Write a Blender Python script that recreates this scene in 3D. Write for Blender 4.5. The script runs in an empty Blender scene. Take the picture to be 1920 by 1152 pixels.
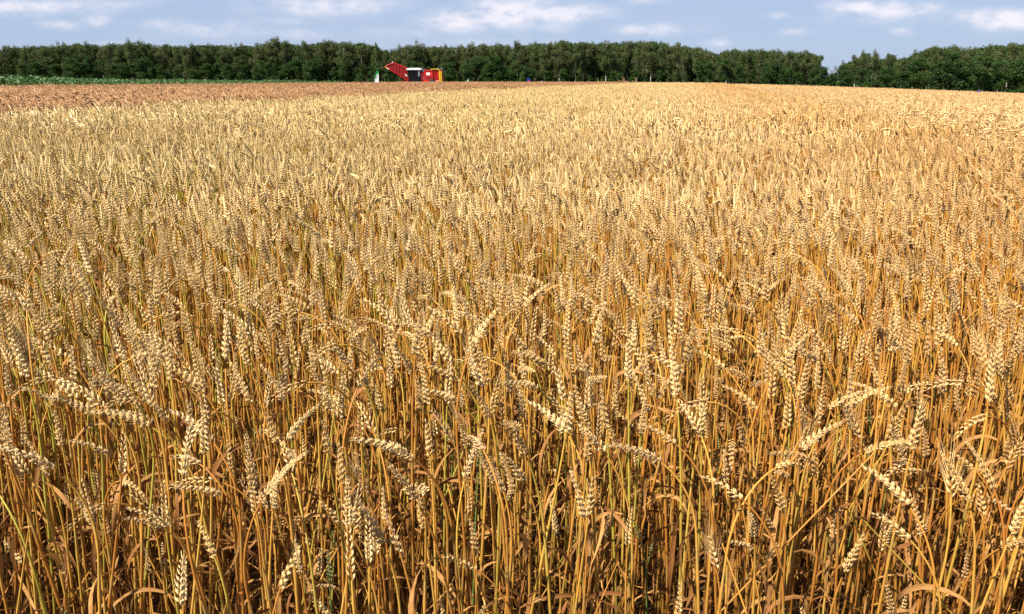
import bpy, math, random
import numpy as np
from mathutils import Vector, Matrix, Euler

R = math.radians
rng = np.random.default_rng(7)
random.seed(7)
SC = bpy.context.scene
COL = SC.collection

# ------------------------------------------------------------------ camera
CAM_H = 1.40
F_PX = 1493.0                      # focal length in pixels of the 1920 wide photograph
PITCH = math.atan(426.0 / F_PX)    # eye level sits 426 px above the centre row
cam_d = bpy.data.cameras.new('camera')
cam_d.sensor_width = 36.0
cam_d.lens = 36.0 * F_PX / 1920.0
cam_d.clip_start = 0.05
cam_d.clip_end = 20000
cam = bpy.data.objects.new('camera', cam_d)
COL.objects.link(cam)
cam.location = (0, 0, CAM_H)
cam.rotation_euler = (R(90) - PITCH, 0, 0)
SC.camera = cam

def px_ray(x, y):
    """direction of the photograph's pixel, scaled so that its forward (Y) component is 1"""
    cx, cy = (x - 960) / F_PX, (576 - y) / F_PX
    f = np.array([0, math.cos(PITCH), -math.sin(PITCH)])
    u = np.array([0, math.sin(PITCH), math.cos(PITCH)])
    d = f + cx * np.array([1, 0, 0]) + cy * u
    return d / d[1]

def project(p):
    p = np.asarray(p, float) - np.array([0, 0, CAM_H])
    f = p @ np.array([0, math.cos(PITCH), -math.sin(PITCH)])
    u = p @ np.array([0, math.sin(PITCH), math.cos(PITCH)])
    return np.stack([960 + F_PX * p[..., 0] / f, 576 - F_PX * u / f], -1)

# ------------------------------------------------------------------ sky, sun, exposure
SUN_EL, SUN_AZ = R(54), R(-130)    # azimuth clockwise from +Y: behind the camera, to the left
sun_dir = Vector((math.sin(SUN_AZ) * math.cos(SUN_EL), math.cos(SUN_AZ) * math.cos(SUN_EL), math.sin(SUN_EL)))

class NT:
    """small helper for node trees"""
    def __init__(s, tree): s.t = tree; s.n = tree.nodes; s.l = tree.links
    def add(s, kind, **kw):
        n = s.n.new(kind)
        for k, v in kw.items(): setattr(n, k, v)
        return n
    def set(s, node, key, val):
        if hasattr(val, 'is_linked') or hasattr(val, 'links'): s.l.new(val, node.inputs[key])
        else: node.inputs[key].default_value = val
    def math(s, op, a, b=None, c=None, clamp=False):
        n = s.add('ShaderNodeMath', operation=op, use_clamp=clamp)
        s.set(n, 0, a)
        if b is not None: s.set(n, 1, b)
        if c is not None: s.set(n, 2, c)
        return n.outputs[0]
    def mix(s, fac, a, b, mode='MIX'):
        n = s.add('ShaderNodeMix', data_type='RGBA', blend_type=mode)
        n.clamp_factor = True
        s.set(n, 0, fac)
        for i, v in ((6, a), (7, b)):
            if isinstance(v, tuple): n.inputs[i].default_value = (*v[:3], 1)
            else: s.l.new(v, n.inputs[i])
        return n.outputs[2]
    def ramp(s, v, lo, hi):
        n = s.add('ShaderNodeMapRange', interpolation_type='SMOOTHSTEP')
        s.set(n, 0, v); n.inputs[1].default_value = lo; n.inputs[2].default_value = hi
        return n.outputs[0]
    def noise(s, vec, scale, detail=2.0, rough=0.5):
        n = s.add('ShaderNodeTexNoise')
        if vec is not None: s.l.new(vec, n.inputs['Vector'])
        n.inputs['Scale'].default_value = scale; n.inputs['Detail'].default_value = detail; n.inputs['Roughness'].default_value = rough
        return n.outputs['Fac']

world = bpy.data.worlds.new('World'); SC.world = world
world.use_nodes = True
w = NT(world.node_tree); w.n.clear()
sky = w.add('ShaderNodeTexSky', sky_type='NISHITA', sun_disc=False)
sky.sun_elevation = SUN_EL; sky.sun_rotation = SUN_AZ
sky.air_density = 1.0; sky.dust_density = 0.6; sky.ozone_density = 3.0; sky.altitude = 200
gen = w.add('ShaderNodeTexCoord').outputs['Generated']
sep = w.add('ShaderNodeSeparateXYZ'); w.l.new(gen, sep.inputs[0])
# direction on the sky as (bearing slope, height slope); far-off fair weather cumulus
ysafe = w.math('MAXIMUM', sep.outputs[1], 0.02)
U = w.math('DIVIDE', sep.outputs[0], ysafe); V = w.math('DIVIDE', sep.outputs[2], ysafe)
comb = w.add('ShaderNodeCombineXYZ'); w.l.new(U, comb.inputs[0])
w.l.new(w.math('MULTIPLY', V, 2.2), comb.inputs[1])
n_big = w.noise(comb.outputs[0], 26.0, 8.0, 0.6)
n_haze = w.noise(comb.outputs[0], 5.0, 4.0, 0.6)
CLOUDS = [(60, 12, 120, 13, .8), (205, 5, 80, 10, .55), (620, 10, 110, 16, .75), (400, 58, 95, 13, .5), (180, 38, 24, 9, .6), (115, 47, 38, 8, .6),
          (860, 40, 62, 18, .85), (960, 24, 70, 22, 1.15), (1040, 26, 75, 15, .95), (1000, 46, 110, 12, .55), (1225, 55, 62, 9, .7),
          (1605, 15, 42, 10, 1.15), (1690, 20, 70, 13, .85), (1650, 34, 100, 12, .4), (1805, 31, 18, 9, .7), (1880, 38, 55, 14, 1.1),
          (560, 64, 60, 10, .5), (1690, 60, 24, 8, .5), (1345, 82, 22, 9, .5), (1455, 29, 20, 5, .55), (1500, 61, 32, 7, .4),
          (290, 45, 60, 10, .4), (780, 62, 90, 9, .4), (520, 40, 50, 8, .45), (1210, 2, 40, 6, .5), (250, 85, 90, 8, .35), (900, 80, 160, 10, .35)]
dens = None
for (x, y, a, b, k) in CLOUDS:
    d = px_ray(x, y)
    e1 = w.math('MULTIPLY', w.math('SUBTRACT', U, float(d[0])), F_PX / a)
    e2 = w.math('MULTIPLY', w.math('SUBTRACT', V, float(d[2])), F_PX / b)
    r2 = w.math('ADD', w.math('MULTIPLY', e1, e1), w.math('MULTIPLY', e2, e2))
    g = w.math('MULTIPLY', w.math('POWER', 2.718, w.math('MULTIPLY', r2, -0.55)), k)
    dens = g if dens is None else w.math('MAXIMUM', dens, g)
shaped = w.math('MULTIPLY', dens, w.math('MULTIPLY_ADD', n_big, 3.6, -0.75))
cl = w.ramp(shaped, 0.04, 1.35)
haze_f = w.math('MULTIPLY', w.ramp(n_haze, 0.42, 0.78), 0.22)
low = w.math('MULTIPLY', w.ramp(sep.outputs[2], 0.32, 0.08), 0.80)
skyc = w.mix(low, sky.outputs[0], (4.5, 5.75, 8.2))      # the lilac blue of a hazy noon sky
hz = w.mix(haze_f, skyc, (6.4, 6.8, 8.4))
cc = w.mix(w.math('MULTIPLY', cl, 0.80), hz, (10.2, 9.7, 10.3))
bg = w.add('ShaderNodeBackground'); w.l.new(cc, bg.inputs[0]); bg.inputs[1].default_value = 0.055
out = w.add('ShaderNodeOutputWorld'); w.l.new(bg.outputs[0], out.inputs[0])

sun_l = bpy.data.lights.new('sun', 'SUN'); sun_l.energy = 5.0; sun_l.angle = R(0.53); sun_l.color = (1.0, 0.94, 0.84)
sun = bpy.data.objects.new('sun', sun_l); COL.objects.link(sun)
sun.rotation_euler = sun_dir.to_track_quat('Z', 'Y').to_euler()
vs = SC.view_settings
vs.view_transform = 'Standard'; vs.look = 'None'; vs.gamma = 1.0; vs.exposure = 0.88; vs.use_curve_mapping = False
SC.cycles.max_bounces = 4; SC.cycles.diffuse_bounces = 1; SC.cycles.use_denoising = False; SC.cycles.transparent_max_bounces = 4

# ------------------------------------------------------------------ terrain
EDGE_L, EDGE_R, EDGE_M = -10.2, 2.8, 0.235       # plot edges: x = EDGE + EDGE_M * y
BROWN_W = 34.0
def terrain(x, y):
    s = x - (6.0 + EDGE_M * y)
    soft = np.log1p(np.exp(np.clip(s / 4.0, -30, 30))) * 4.0
    return -0.034 * np.minimum(soft, 90.0) * np.clip(y / 30.0, 0, 1)

# ------------------------------------------------------------------ materials
def material(name, build, rough=0.6, spec=0.25, translucent=0.0):
    m = bpy.data.materials.new(name); m.use_nodes = True
    t = NT(m.node_tree); t.n.clear()
    col, extra = build(t), None
    p = t.add('ShaderNodeBsdfPrincipled')
    if isinstance(col, tuple) and len(col) and not hasattr(col[0], 'links'): p.inputs['Base Color'].default_value = (*col[:3], 1)
    else: t.l.new(col, p.inputs['Base Color'])
    p.inputs['Roughness'].default_value = rough; p.inputs['Specular IOR Level'].default_value = spec
    o = t.add('ShaderNodeOutputMaterial')
    if translucent:
        tr = t.add('ShaderNodeBsdfTranslucent')
        if isinstance(col, tuple): tr.inputs[0].default_value = (*col[:3], 1)
        else: t.l.new(col, tr.inputs[0])
        mx = t.add('ShaderNodeMixShader'); mx.inputs[0].default_value = translucent
        t.l.new(p.outputs[0], mx.inputs[1]); t.l.new(tr.outputs[0], mx.inputs[2]); t.l.new(mx.outputs[0], o.inputs[0])
    else: t.l.new(p.outputs[0], o.inputs[0])
    return m

def attr(t, name): return t.add('ShaderNodeAttribute', attribute_name=name).outputs['Fac']
def position(t): return t.add('ShaderNodeNewGeometry').outputs['Position']
def obj_random(t): return t.add('ShaderNodeObjectInfo').outputs['Random']

def green_field(t):
    """how unripe the crop is at this place: patches, more of them on the western side"""
    pos = position(t)
    sp = t.add('ShaderNodeSeparateXYZ'); t.l.new(pos, sp.inputs[0])
    mp = t.add('ShaderNodeVectorMath', operation='MULTIPLY'); t.l.new(pos, mp.inputs[0]); mp.inputs[1].default_value = (1, 1, 0)
    n = t.noise(mp.outputs[0], 0.55, 3.0)
    side = t.math('MULTIPLY', t.ramp(t.math('MULTIPLY_ADD', sp.outputs[1], -0.16, sp.outputs[0]), 1.2, -3.0), 0.62)
    return t.math('ADD', side, t.math('MULTIPLY', t.math('SUBTRACT', n, 0.5), 1.1), clamp=True)

def east_field(t):
    """riper, browner patches toward the eastern side"""
    pos = position(t); sp = t.add('ShaderNodeSeparateXYZ'); t.l.new(pos, sp.inputs[0])
    mp = t.add('ShaderNodeVectorMath', operation='MULTIPLY_ADD'); t.l.new(pos, mp.inputs[0]); mp.inputs[1].default_value = (1, 1, 0); mp.inputs[2].default_value = (40, 7, 0)
    n = t.noise(mp.outputs[0], 0.45, 3.0)
    return t.math('ADD', t.math('MULTIPLY', t.ramp(t.math('MULTIPLY_ADD', sp.outputs[1], -0.22, sp.outputs[0]), -1.2, 2.4), 0.75), t.math('MULTIPLY', t.math('SUBTRACT', n, 0.5), 1.3), clamp=True)
def c_ear(pale, tan, grey, green, east=0.85, blotch=0.0):
    def b(t):
        tone = attr(t, 'tone'); r = obj_random(t)
        v = t.math('FRACT', t.math('ADD', tone, r))
        c = t.mix(t.ramp(v, 0.0, 1.0), pale, tan)
        c = t.mix(t.math('MULTIPLY', t.ramp(v, 0.70, 0.98), 0.6), c, grey)
        c = t.mix(t.math('MULTIPLY', t.math('MULTIPLY', green_field(t), t.ramp(v, 0.10, 0.6)), 0.50), c, green)
        c = t.mix(t.math('MULTIPLY', east_field(t), east), c, t.mix(1.0, c, (0.84, 0.66, 0.47), 'MULTIPLY'))
        fl = attr(t, 'part')                         # floret to floret and base to tip
        c = t.mix(t.math('MULTIPLY', t.math('SUBTRACT', 1.0, fl), 0.42), c, t.mix(1.0, c, (0.62, 0.45, 0.26), 'MULTIPLY'))
        c = t.mix(t.math('MULTIPLY', t.math('FRACT', t.math('MULTIPLY', v, 7.31)), 0.42), c, t.mix(1.0, c, (0.66, 0.60, 0.54), 'MULTIPLY'))
        if blotch: c = t.mix(t.math('MULTIPLY', t.ramp(t.noise(position(t), 3.2, 4.0, 0.65), 0.40, 0.66), blotch), c, t.mix(1.0, c, (0.62, 0.52, 0.45), 'MULTIPLY'))
        n = t.noise(position(t), 900.0, 2.0)
        return t.mix(t.math('MULTIPLY', t.ramp(n, 0.55, 0.75), 0.25), c, tuple(0.55 * k for k in tan))
    return b
def c_stalk(gold, brown, greenc, east=0.6):
    def b(t):
        tone = attr(t, 'tone'); r = obj_random(t); h = attr(t, 'part')
        v = t.math('FRACT', t.math('ADD', tone, r))
        c = t.mix(t.ramp(v, 0.1, 0.9), gold, brown)
        c = t.mix(t.math('MULTIPLY', east_field(t), east), c, t.mix(1.0, c, (0.85, 0.62, 0.5), 'MULTIPLY'))
        for nd in (0.30, 0.52, 0.70):
            c = t.mix(t.math('MULTIPLY', t.ramp(t.math('ABSOLUTE', t.math('SUBTRACT', h, nd + .028)), 0.035, 0.0), 0.35), c, (0.30, 0.33, 0.12))
        gsel = t.ramp(t.math('SUBTRACT', t.math('MULTIPLY_ADD', green_field(t), 0.80, -0.04), v), -0.12, 0.12)
        c = t.mix(t.math('MULTIPLY', gsel, 0.85), c, greenc)
        c = t.mix(t.math('MULTIPLY', t.ramp(h, 0.80, 0.25), 0.85), c, tuple(0.40 * k for k in brown))  # browner stalk foot, with the shade low between the stems put into the colour
        n = t.noise(position(t), 120.0, 3.0)
        return t.mix(t.math('MULTIPLY', t.ramp(n, 0.5, 0.8), 0.4), c, tuple(0.5 * k for k in brown))
    return b
def c_leaf(a, bcol):
    def b(t):
        v = t.math('FRACT', t.math('ADD', attr(t, 'tone'), obj_random(t)))
        n = t.noise(position(t), 90.0, 3.0)
        c = t.mix(v, a, bcol)
        return t.mix(t.math('MULTIPLY', t.ramp(n, 0.45, 0.75), 0.5), c, tuple(0.5 * k for k in bcol))
    return b

M_EAR = material('wheat_ear', c_ear((0.93, 0.68, 0.32), (0.74, 0.46, 0.165), (0.57, 0.43, 0.26), (0.58, 0.50, 0.17)), 0.42, 0.45)
M_EAR_G = material('unripe_ear', c_ear((0.42, 0.42, 0.15), (0.28, 0.33, 0.10), (0.36, 0.36, 0.16), (0.30, 0.36, 0.10)), 0.5, 0.3)
M_STALK_G = material('unripe_stalk', c_stalk((0.16, 0.24, 0.05), (0.12, 0.18, 0.04), (0.18, 0.26, 0.06)), 0.45, 0.35)
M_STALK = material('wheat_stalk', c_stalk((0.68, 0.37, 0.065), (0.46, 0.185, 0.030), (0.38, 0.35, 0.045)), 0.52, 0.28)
M_LEAF = material('dry_leaf', c_leaf((0.50, 0.26, 0.08), (0.20, 0.075, 0.02)), 0.65, 0.15, 0.12)
M_EAR_B = material('brown_ear', c_ear((0.67, 0.38, 0.19), (0.45, 0.225, 0.10), (0.36, 0.20, 0.11), (0.60, 0.42, 0.2), 0.0, 0.6), 0.6, 0.2)
M_STALK_B = material('brown_stalk', c_stalk((0.60, 0.35, 0.13), (0.45, 0.24, 0.08), (0.52, 0.34, 0.11), 0.0), 0.5, 0.3)
M_EAR_R = material('awned_ear', c_ear((0.90, 0.62, 0.30), (0.72, 0.45, 0.17), (0.52, 0.34, 0.16), (0.60, 0.44, 0.14), 0.0, 0.35), 0.5, 0.3)
M_STALK_R = material('awned_stalk', c_stalk((0.70, 0.42, 0.11), (0.52, 0.26, 0.06), (0.50, 0.38, 0.08), 0.0), 0.45, 0.35)

# ------------------------------------------------------------------ mesh building in arrays
class MB:
    """collects shapes; each vertex carries tone (per plant) and part (place within it)"""
    def __init__(s): s.v = []; s.f4 = []; s.f3 = []; s.m4 = []; s.m3 = []; s.tone = []; s.part = []; s.n = 0
    def add(s, v, f4=None, f3=None, mat=0, tone=0.0, part=0.0):
        v = np.asarray(v, float).reshape(-1, 3); k = len(v)
        if f4 is not None and len(f4): f4 = np.asarray(f4, int).reshape(-1, 4); s.f4.append(f4 + s.n); s.m4.append(np.full(len(f4), mat))
        if f3 is not None and len(f3): f3 = np.asarray(f3, int).reshape(-1, 3); s.f3.append(f3 + s.n); s.m3.append(np.full(len(f3), mat))
        s.v.append(v); s.n += k
        s.tone.append(np.broadcast_to(np.asarray(tone, float), (k,))); s.part.append(np.broadcast_to(np.asarray(part, float), (k,)))
    def join(s, o, mat=None, M=None, off=None, tone=None):
        v = np.concatenate(o.v)
        if M is not None: v = v @ M.T
        if off is not None: v = v + off
        for src, dst, sm, dm in ((o.f4, s.f4, o.m4, s.m4), (o.f3, s.f3, o.m3, s.m3)):
            if src:
                f = np.concatenate(src) + s.n; dst.append(f)
                dm.append(np.concatenate(sm) if mat is None else np.full(len(f), mat))
        s.v.append(v); s.tone.append(np.concatenate(o.tone) if tone is None else np.full(len(v), tone)); s.part.append(np.concatenate(o.part)); s.n += len(v)
    def mesh(s, name, mats, smooth=True):
        me = bpy.data.meshes.new(name)
        if s.n == 0: return me
        v = np.concatenate(s.v)
        f4 = np.concatenate(s.f4) if s.f4 else np.zeros((0, 4), int); f3 = np.concatenate(s.f3) if s.f3 else np.zeros((0, 3), int)
        mi = np.concatenate((s.m4 if s.m4 else [np.zeros(0)]) + (s.m3 if s.m3 else [np.zeros(0)])).astype(np.int32)
        me.vertices.add(len(v)); me.vertices.foreach_set('co', v.astype(np.float32).ravel())
        loops = np.concatenate([f4.ravel(), f3.ravel()]).astype(np.int32)
        me.loops.add(len(loops)); me.loops.foreach_set('vertex_index', loops)
        tot = np.concatenate([np.full(len(f4), 4), np.full(len(f3), 3)]).astype(np.int32)
        st = np.concatenate([[0], np.cumsum(tot)[:-1]]).astype(np.int32)
        me.polygons.add(len(tot)); me.polygons.foreach_set('loop_start', st); me.polygons.foreach_set('loop_total', tot)
        for m in mats: me.materials.append(m)
        me.polygons.foreach_set('material_index', mi)
        me.polygons.foreach_set('use_smooth', np.full(len(tot), smooth))
        for nm, dat in (('tone', s.tone), ('part', s.part)):
            a = me.attributes.new(nm, 'FLOAT', 'POINT'); a.data.foreach_set('value', np.concatenate(dat).astype(np.float32))
        me.update(calc_edges=True); me.validate()
        return me

def frames(P):
    """tangent and two normals along a polyline"""
    T = np.gradient(P, axis=0); T /= np.linalg.norm(T, axis=1)[:, None] + 1e-12
    ref = np.array([0., 1., 0.]) if abs(T[0][1]) < 0.9 else np.array([1., 0., 0.])
    N = np.cross(ref, T); N /= np.linalg.norm(N, axis=1)[:, None] + 1e-12
    return T, N, np.cross(T, N)
def tube(mb, P, rad, sides=5, mat=0, tone=0., part=None, cap=True):
    P = np.asarray(P, float); n = len(P); rad = np.broadcast_to(np.asarray(rad, float), (n,))
    T, N, B = frames(P)
    a = np.arange(sides) * 2 * math.pi / sides
    ring = np.cos(a)[None, :, None] * N[:, None, :] + np.sin(a)[None, :, None] * B[:, None, :]
    V = (P[:, None, :] + rad[:, None, None] * ring).reshape(-1, 3)
    i = np.arange(n - 1)[:, None] * sides; j = np.arange(sides)[None, :]; j2 = (j + 1) % sides
    F = np.stack([i + j, i + j2, i + sides + j2, i + sides + j], -1).reshape(-1, 4)
    pt = np.repeat(np.linspace(0, 1, n) if part is None else np.broadcast_to(part, (n,)), sides)
    mb.add(V, F, None, mat, tone, pt)
def ribbon(mb, P, width, side, mat=0, tone=0., fold=0.25):
    """a leaf: three vertices across, folded along its midrib"""
    P = np.asarray(P, float); n = len(P)
    T = np.gradient(P, axis=0); T /= np.linalg.norm(T, axis=1)[:, None] + 1e-12
    S = side - (side * T).sum(1)[:, None] * T; S /= np.linalg.norm(S, axis=1)[:, None] + 1e-12
    Nn = np.cross(T, S); wd = np.broadcast_to(width, (n,))[:, None]
    V = np.stack([P - S * wd + Nn * wd * fold, P, P + S * wd + Nn * wd * fold], 1).reshape(-1, 3)
    i = np.arange(n - 1)[:, None] * 3; k = np.arange(2)[None, :]
    F = np.stack([i + k, i + k + 1, i + 4 + k, i + 3 + k], -1).reshape(-1, 4)
    mb.add(V, F, None, mat, tone, np.repeat(np.linspace(0, 1, n), 3))

def path(S, lean, nod, nod_len, wob, n=40):
    """centre line of a plant of length S that leans and then nods over toward +X near its top"""
    s = np.linspace(0, S, n)
    k = np.clip((s - (S - nod_len)) / nod_len, 0, 1) ** 1.25
    th = lean * (0.35 + 0.65 * s / S) + nod * k
    ds = S / (n - 1)
    x = np.concatenate([[0], np.cumsum(np.sin((th[1:] + th[:-1]) / 2) * ds)]); z = np.concatenate([[0], np.cumsum(np.cos((th[1:] + th[:-1]) / 2) * ds)])
    y = wob * np.sin(s / S * 3.3) * 0.5
    return s, np.stack([x, y, z], 1)

def floret_template(sides, rings):
    a = np.arange(sides) * 2 * math.pi / sides
    V = []; 
    for t, r in rings: V.append(np.stack([np.cos(a) * r, np.sin(a) * r * 0.8, np.full(sides, t)], 1))
    V = np.concatenate(V + [np.array([[0, 0, 1.0]])])
    n = len(rings); i = np.arange(n - 1)[:, None] * sides; j = np.arange(sides)[None, :]; j2 = (j + 1) % sides
    F4 = np.stack([i + j, i + j2, i + sides + j2, i + sides + j], -1).reshape(-1, 4)
    b = (n - 1) * sides; j = np.arange(sides)
    F3 = np.stack([b + j, b + (j + 1) % sides, np.full(sides, n * sides)], -1)
    part = np.concatenate([np.repeat([t for t, r in rings], sides), [1.0]])
    return V, F4, F3, part
FL_HI = floret_template(6, [(0.0, 0.35), (0.22, 0.9), (0.5, 1.0), (0.78, 0.55)])
FL_MID = floret_template(4, [(0.0, 0.6), (0.4, 1.1), (0.78, 0.6)])
FL_MID = (FL_MID[0], FL_MID[1], FL_MID[2], 0.6 + 0.4 * FL_MID[3])

def ear(mb, s, P, L, roll, r, tone, nsp=20, tmpl=FL_HI, fans=(-30, -10, 10, 30), awn=0.0, size=1.0, plump=1.0, tip_awn=0.010, mat=0):
    """spikelets alternate on the two sides of the rachis, florets fan out of each spikelet"""
    S = s[-1]
    T, N, B = frames(P)
    sk = S - L + L * np.linspace(0.02, 0.93, nsp) 
    def at(A): return np.stack([np.interp(sk, s, A[:, i]) for i in range(3)], 1)
    p, t, nn, bb = at(P), at(T), at(N), at(B)
    V0, F4, F3, part = tmpl; k = len(V0)
    for q in range(nsp):
        f = q / (nsp - 1); ro = roll + 0.25 * f + r.normal(0, 0.06)
        u = math.cos(ro) * nn[q] + math.sin(ro) * bb[q]; v = -math.sin(ro) * nn[q] + math.cos(ro) * bb[q]
        sg = 1 if q % 2 else -1
        env = plump * (0.72 + 0.28 * math.sin(math.pi * min(1, f * 1.5 + 0.2))) * (1 - 0.28 * max(0, f - 0.6) / 0.4)
        tilt = R(r.normal(27, 4)) * (1 - 0.45 * f)
        for g in fans:
            if len(fans) > 2 and r.uniform() < 0.035: continue
            ga = R(g * env + r.normal(0, 3))
            d = t[q] * math.cos(tilt) + sg * u * math.sin(tilt)
            d = d * math.cos(ga) + v * math.sin(ga); d /= np.linalg.norm(d)
            e1 = np.cross(v, d); e1 /= np.linalg.norm(e1); e2 = np.cross(d, e1)
            ln = 0.0108 * size * env * r.uniform(0.88, 1.12); wd = 0.00205 * size * env * r.uniform(0.9, 1.1) * (1.45 if len(fans) < 3 else 1.0)
            b = p[q] + sg * u * 0.0011 * size + v * (g / 30.0) * 0.0009 * size + d * 0.001 * (1 if abs(g) > 20 else 2.2)
            V = b + V0[:, 0:1] * wd * e1 + V0[:, 1:2] * wd * e2 + V0[:, 2:3] * ln * d
            mb.add(V, F4, F3, mat, tone + r.normal(0, 0.03), part)
            al = awn * r.uniform(0.7, 1.1) if awn else (tip_awn * r.uniform(0, 1) ** 2)
            if al > 0.002 and (not awn or abs(g) < 25):
                tipp = b + d * ln * 0.95; wv = np.cross(d, t[q]); wv /= np.linalg.norm(wv) + 1e-9
                aw = 0.00035 if awn else 0.0003
                dd = d * 0.8 + t[q] * 0.5; dd /= np.linalg.norm(dd)
                mb.add([tipp - wv * aw, tipp + wv * aw, tipp + dd * al + r.normal(0, 0.08, 3) * al], None, [[0, 1, 2]], mat, tone, 1.0)
                mb.add([tipp - e1 * aw, tipp + e1 * aw, tipp + dd * al], None, [[0, 1, 2]], mat, tone, 1.0)

def leaf(mb, p0, az, L, wd, droop, r, tone, n=9, up=0.5, mat=0):
    t = np.linspace(0, 1, n)
    el = up - droop * t ** 0.8 + r.normal(0, 0.25) * np.sin(t * 5)
    aa = az + r.normal(0, 0.9) * t
    d = np.stack([np.cos(el) * np.cos(aa), np.cos(el) * np.sin(aa), np.sin(el)], 1) * L / (n - 1)
    P = p0 + np.concatenate([[np.zeros(3)], np.cumsum(d[:-1], 0)])
    tw = r.normal(0, 1.0) + r.normal(0, 2.2) * t
    s0 = np.stack([-np.sin(aa), np.cos(aa), np.zeros(n)], 1)
    side = s0 * np.cos(tw)[:, None] + np.array([0, 0, 1.0]) * np.sin(tw)[:, None]
    ribbon(mb, P, wd * np.clip(np.sin(np.pi * (0.12 + 0.86 * t)), 0.06, 1) , side, mat, tone, 0.3)

def plant_parts(r, kind, lod=0, H=0.90, awned=False, ear_len=1.0, ear_fat=1.0):
    """ear, stalk and leaf shapes of one plant, plus facts about it"""
    if kind == 'upright': lean, nod = r.normal(0.07, 0.07), abs(r.normal(0.14, 0.16))
    elif kind == 'leaning': lean, nod = r.uniform(0.06, 0.18), r.uniform(0.35, 0.8)
    elif kind == 'nodding': lean, nod = r.uniform(0.05, 0.14), r.uniform(1.15, 2.2)
    else: lean, nod = r.uniform(0.05, 0.15), r.uniform(1.9, 2.6)          # drooping
    L = r.uniform(0.064, 0.100) * ear_len
    S = H * r.normal(1.0, 0.03) + (0.02 if nod < 1 else 0.07)
    s, P = path(S, lean, nod, r.uniform(0.16, 0.26), r.normal(0, 0.012), 44 if lod == 0 else 22)
    e, st, lf, lfs = MB(), MB(), MB(), []
    tone = r.uniform(0, 1)
    sm = s <= S - L * 0.9
    Ps, ss = P[sm], s[sm]
    rad = np.interp(ss / S, [0, 0.45, 0.75, 0.93], [0.0028, 0.0027, 0.0021, 0.0013])
    if lod == 0:
        for nd in (0.30, 0.52, 0.70): rad = rad + 0.0008 * np.exp(-((ss / S - nd) / 0.008) ** 2)
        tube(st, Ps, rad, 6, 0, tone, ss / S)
        ear(e, s, P, L, r.uniform(0, math.pi), r, tone, int(L / 0.0048) + r.integers(-1, 2), FL_HI, (-32, -11, 11, 32), 0.055 if awned else 0.0, size=r.uniform(0.82, 0.98), plump=r.uniform(0.82, 1.1))
        for h in r.permutation([0.74, 0.62, 0.52, 0.42])[:r.integers(1, 5)]:
            h = h + r.normal(0, 0.03); p0 = np.array([np.interp(h * S, s, P[:, i]) for i in range(3)])
            lfs.append(MB()); leaf(lfs[-1], p0, r.uniform(0, 6.28), r.uniform(0.10, 0.22), r.uniform(0.0020, 0.0044), r.uniform(1.2, 3.4), r, tone + r.normal(0, 0.2), 11, r.uniform(-0.6, 1.0))
            lf.join(lfs[-1])
    else:
        i = np.linspace(0, len(Ps) - 1, 8).astype(int)
        tube(st, Ps[i], rad[i] * 1.1, 4, 0, tone, (ss / S)[i])
        ear(e, s, P, L, r.uniform(0, math.pi), r, tone, 15, FL_MID, (-20, 20), 0.045 if awned else 0.0, size=1.08 * ear_fat, tip_awn=0)
        ec = P[s > S - L]; tube(e, ec[::2] if len(ec) > 5 else ec, 0.0034 * ear_fat, 4, 0, tone, 0.75)
        if r.uniform() < 0.5:
            h = r.uniform(0.4, 0.75); p0 = np.array([np.interp(h * S, s, P[:, i]) for i in range(3)])
            leaf(lf, p0, r.uniform(0, 6.28), r.uniform(0.10, 0.2), 0.004, r.uniform(1.2, 3.0), r, tone, 5, r.uniform(-0.4, 1.0))
    em = P[s > S - L]
    return dict(ear=e, stalk=st, leaf=lf, leaves=lfs, mid=em[len(em) // 2], tip=P[-1], top=P[np.argmax(P[:, 2])], nod=nod + lean, L=L, tone=tone, kind=kind)

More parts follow.
